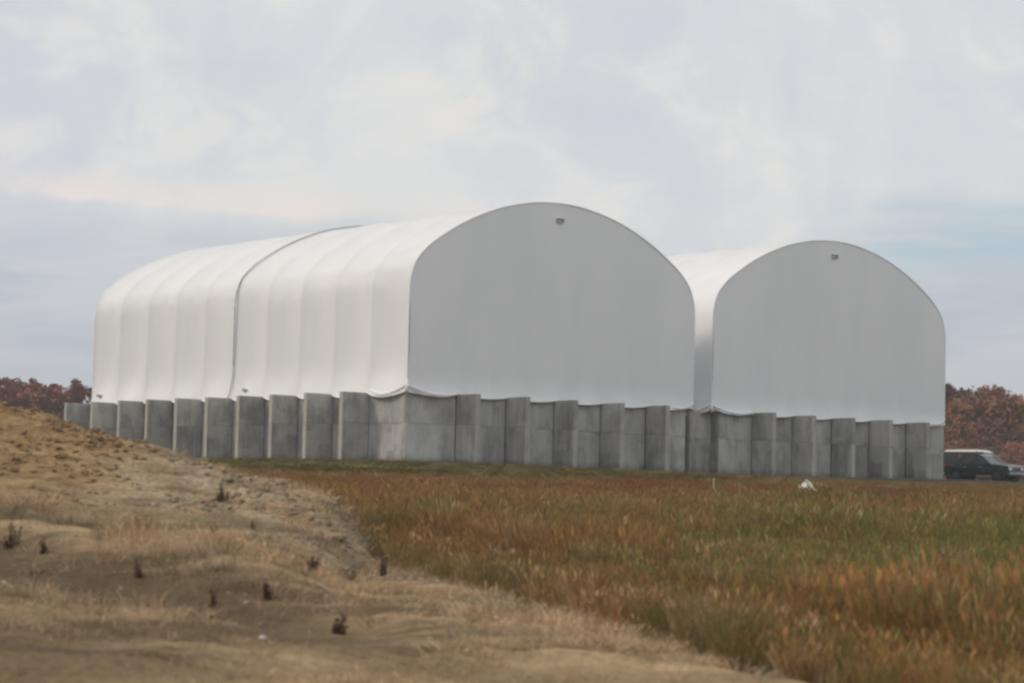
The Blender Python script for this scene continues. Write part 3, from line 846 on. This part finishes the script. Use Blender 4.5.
KINDS = {}
for nm, sd_, w, h, base, nc, cone in (('dome', 1, 4.6, 12, 1.6, 120, 0), ('broad', 2, 5.4, 11, 1.2, 130, 0), ('spire', 3, 2.0, 14, 1.5, 75, .75), ('oval', 4, 3.4, 12, 1.4, 100, .15), ('rag', 5, 3.9, 11.5, 1.2, 95, .1)):
    KINDS[nm] = (crown_mesh(sd_, w, h, base, nc, 34, cone), trunk_mesh(sd_, w, h, base), h)
tree_cache = {}
def tree(px, ytop, D, kind, mat, label, group, name='autumn_tree', hor=None):
    cm, tm, h = KINDS[kind]
    key = (kind, mat.name)
    if key not in tree_cache:
        c = cm.copy(); c.materials.clear(); c.materials.append(mat); tree_cache[key] = c
    hz = 492.2+.02353*px
    X = (px-512)/FPX*D; top = CAMZ+(hz-ytop)/FPX*D; z0 = ground_z(X, D); s = (top-z0)/h
    root = empty(name, (X, D, z0), random.uniform(0, 6.28), label, 'tree', group); root.scale = (s, s, s)
    for nm, me in (('crown', tree_cache[key]), ('trunk', tm)):
        o = bpy.data.objects.new(nm, me); COL.objects.link(o); o.parent = root
GL, GR = 'autumn trees beyond the left end of the sheds', 'autumn trees beyond the car'
for a in [(2, 381, 262, 'dome', L_PLUM, 'rounded plum brown tree at the left edge of the picture'),
          (24, 381, 266, 'oval', L_PLUM, 'plum brown tree second from the left edge above the mound'),
          (43, 387, 258, 'dome', L_PLUM, 'wide reddish tree just left of the notch in the left treeline'),
          (64, 389, 262, 'oval', L_PLUM, 'brown tree just right of the notch in the left treeline'),
          (77, 380, 270, 'spire', L_PLUM, 'tallest pointed tree of the left treeline near the shed'),
          (86, 389, 260, 'rag', L_PLUM, 'brown tree touching the left end of the white shed')]: tree(*a, group=GL)
for a in [(950, 384, 262, 'spire', L_ORAN, 'tall narrow orange tree against the right side of the sheds'),
          (957, 402, 250, 'oval', L_ORAN, 'short orange tree just right of the shed wall'),
          (972, 394, 266, 'dome', L_OLIVE, 'dark olive brown tree in the middle of the right treeline'),
          (992, 391, 262, 'dome', L_RUST, 'highest rounded rust tree above the dark car'),
          (1003, 399, 255, 'oval', L_RUST, 'rust tree on the falling right shoulder of the dome shaped one'),
          (1022, 405, 262, 'broad', L_RUST, 'rust brown tree at the right edge of the picture')]: tree(*a, group=GR)
r_ = random.Random(8)
for k in range(16):      # the wood goes on behind and to both sides
    px = -230+19*k+r_.uniform(-5, 5)
    tree(px, r_.uniform(387, 396), r_.uniform(272, 300), r_.choice(['dome', 'oval', 'broad', 'rag']), L_PLUM, 'one of the plum brown trees filling in behind the left treeline', 'trees filling in behind the left treeline')
for k in range(16):
    px = 905+21*k+r_.uniform(-5, 5)
    tree(px, r_.uniform(400, 411), r_.uniform(270, 300), r_.choice(['dome', 'oval', 'broad', 'rag']), r_.choice([L_RUST, L_OLIVE, L_RUST]), 'one of the rust brown trees filling in behind the right treeline', 'trees filling in behind the right treeline')
# brush along the foot of the wood
for k in range(24):
    px = (-60+13*k) if k < 12 else 930+13*(k-12)
    tree(px, r_.uniform(440, 455), r_.uniform(236, 246), 'broad', r_.choice([L_OLIVE, L_RUST, L_PLUM]), 'one of the low brown bushes along the foot of the distant wood', 'bushes at the foot of the wood', name='bush')

# ------------------------------------------------------------------ the parked cars
def paint(name, col, rough=.25):
    m, g, b = new_mat(name, rough, 0, .5); b.inputs['Coat Weight'].default_value = .5; b.inputs['Coat Roughness'].default_value = .08
    n = g.noise(g.n('ShaderNodeTexCoord').outputs['Object'], 1.2, 4)
    set_col(g, b, g.mix(g.rng(n, .4, .7, 0, .35), col, [min(1, c*1.15+.02) for c in col])); return m
GLASS = plain('tinted_window', (.03, .04, .04), .08, spec=.6); RUBBER = plain('tyre_rubber', (.02, .02, .02), .85)
RIM = plain('steel_rim', (.07, .07, .07), .4, .3); CHROME = plain('bright_trim', (.32, .32, .32), .35, .6); LAMP = plain('lamp_lens', (.75, .75, .72), .15)
REDL = plain('red_lens', (.35, .02, .02), .2); BLACK = plain('black_plastic', (.02, .02, .02), .6)
def car(loc, rz, body, label, sc=1.0, name='parked_car', wagon=True, roof=None):
    roof = roof or body
    root = empty(name, loc, rz, label, 'car'); root.scale = (sc, sc, sc)
    # x forward, y left; length 4.5, width 1.78, height 1.72
    def hull(prof, wids, mat, nm, parent=root, bev=.05):
        bm = bmesh.new(); n = len(prof)
        a = [bm.verts.new((x, -w/2, z)) for (x, z), w in zip(prof, wids)]; b = [bm.verts.new((x, w/2, z)) for (x, z), w in zip(prof, wids)]
        bm.faces.new(a); bm.faces.new(b[::-1])
        for i in range(n): bm.faces.new((a[i], b[i], b[(i+1) % n], a[(i+1) % n]))
        bmesh.ops.recalc_face_normals(bm, faces=bm.faces)
        if bev: bmesh.ops.bevel(bm, geom=[e for e in bm.edges if len(e.link_faces) == 2 and e.calc_face_angle(0) > .2], offset=bev, segments=2, affect='EDGES')
        me = bpy.data.meshes.new(nm); bm.to_mesh(me); bm.free(); me.materials.append(mat)
        o = bpy.data.objects.new(nm, me); COL.objects.link(o); o.parent = parent; return o
    def arch(cx, r):
        return [(cx+r*math.cos(math.radians(t)), .36+r*math.sin(math.radians(t))) for t in (0, 30, 60, 90, 120, 150, 180)]
    low = [(2.18, .34)]
    low += [(x, z) for x, z in arch(1.38, .41)]
    low += [(x, z) for x, z in arch(-1.38, .41)]
    low += [(-2.2, .36), (-2.25, .62), (-2.2, .98), (.95, 1.02), (1.25, 1.03), (2.1, .94), (2.22, .80), (2.24, .52)]
    wd = [1.72]+[1.78]*14+[1.72, 1.76, 1.72, 1.72, 1.70, 1.62, 1.66, 1.70]
    hull(low, wd, body, 'body')
    ghp = [(-2.16, .97), (-2.0, 1.62), (-1.75, 1.70), (.05, 1.70), (.28, 1.63), (1.0, 1.0)] if wagon else [(-1.55, .97), (-1.02, 1.50), (-.80, 1.60), (.05, 1.60), (.26, 1.54), (1.0, 1.0)]
    hull(ghp, [1.68, 1.36, 1.30, 1.30, 1.34, 1.66], GLASS, 'glasshouse', bev=.03)
    hull([(-2.02, 1.625), (-1.8, 1.735), (.05, 1.735), (.32, 1.625)] if wagon else [(-1.0, 1.53), (-.82, 1.635), (.05, 1.635), (.30, 1.53)], [1.38, 1.30, 1.30, 1.38], roof, 'roof', bev=.02)
    zr = 1.64 if wagon else 1.54; xq = -1.97 if wagon else -1.0; xp = -2.12 if wagon else -1.5
    for sy_ in (-1, 1):
        def yy(z): return sy_*(.842-.19*(z-.97)/.7+.006)
        for (xa, za, xb, zb) in ((.98, 1.0, .27, zr), (.0, .98, -.04, zr+.03), (-.95, .98, -.98, zr-.01), (xp, .98, xq, zr-.02)):
            MB().tube([(xa, yy(za), za), (xb, yy(zb), zb)], .042, 5).build('pillar', body, root)
        MB().box(-2.0, 1.9, sy_*.885-.02, sy_*.885+.02, .58, .66, .01).build('side_trim', BLACK, root)
        MB().box(.62, .80, min(sy_*.86, sy_*1.04), max(sy_*.86, sy_*1.04), .98, 1.14, .03).build('mirror', body, root)
        for xh in (-.75, .30): MB().box(xh-.09, xh+.09, sy_*.895-.015, sy_*.895+.015, .84, .88, .008).build('door_handle', CHROME, root)
        MB().box(2.14, 2.245, min(sy_*.52, sy_*.80), max(sy_*.52, sy_*.80), .68, .86, .02).build('headlight', LAMP, root)
        MB().box(-2.27, -2.16, min(sy_*.66, sy_*.84), max(sy_*.66, sy_*.84), .66, .96, .02).build('tail_light', REDL, root)
        if wagon: MB().tube([(-1.8, sy_*.52, 1.78), (0, sy_*.52, 1.78)], .02, 5).build('roof_rail', CHROME, root)
        for xw in (1.38, -1.38):
            t = MB().tube([(xw, sy_*.66, .36), (xw, sy_*.68, .36), (xw, sy_*.86, .36), (xw, sy_*.885, .36)], [.33, .36, .36, .33], 24).build('wheel', RUBBER, root)
            MB().tube([(xw, sy_*.87, .36), (xw, sy_*.905, .36)], [.23, .20], 16).build('rim', RIM, t)
    MB().box(2.2, 2.255, -.50, .50, .66, .86, .015).build('grille', BLACK, root)
    gb = MB()
    for i in range(6): gb.box(2.25, 2.268, -.5+.19*i, -.46+.19*i, .67, .85)
    gb.box(2.25, 2.27, -.5, .5, .84, .87).build('grille_trim', CHROME, root)
    MB().box(2.16, 2.36, -.86, .86, .40, .55, .04).build('front_bumper', CHROME, root)
    MB().box(-2.38, -2.2, -.86, .86, .40, .58, .04).build('rear_bumper', CHROME, root)
    return root
def car_at(px, D, ang, mat, label, sc, **kw):
    X = (px-512)/FPX*D; z = ground_z(X, D)+.03
    return car((X, D, z), ang, mat, label, sc, **kw)
car_at(986, 147, R(-42), paint('dark_green_paint', (.010, .016, .016)), 'dark green black saloon car parked in front beside the shed wall', 1.06, wagon=False)
car_at(985, 152.5, R(-38), paint('maroon_paint', (.20, .075, .065)), 'maroon wagon with a long white roof parked just behind the dark saloon', 1.24, roof=paint('white_roof_paint', (.78, .76, .72)))

# ------------------------------------------------------------------ thin autumn haze
m = bpy.data.materials.new('thin_haze'); m.use_nodes = True; nt_clear(m.node_tree); gh = G(m.node_tree)
pv = gh.n('ShaderNodeVolumePrincipled', {'Color': (.86, .88, .92, 1), 'Density': .00055, 'Anisotropy': .2})
out = gh.n('ShaderNodeOutputMaterial'); m.node_tree.links.new(pv.outputs[0], out.inputs['Volume'])
gv = [v.co for v in bpy.data.objects['ground'].data.vertices]; zs = min(v.z for v in gv)
print('ground extent', min(v.x for v in gv), max(v.x for v in gv), min(v.y for v in gv), max(v.y for v in gv), zs)
hz_ = MB().box(min(v.x for v in gv)-30, max(v.x for v in gv)+30, min(v.y for v in gv)-30, max(v.y for v in gv)+30, zs-1, 17).build('haze', m, None, kind='stuff')
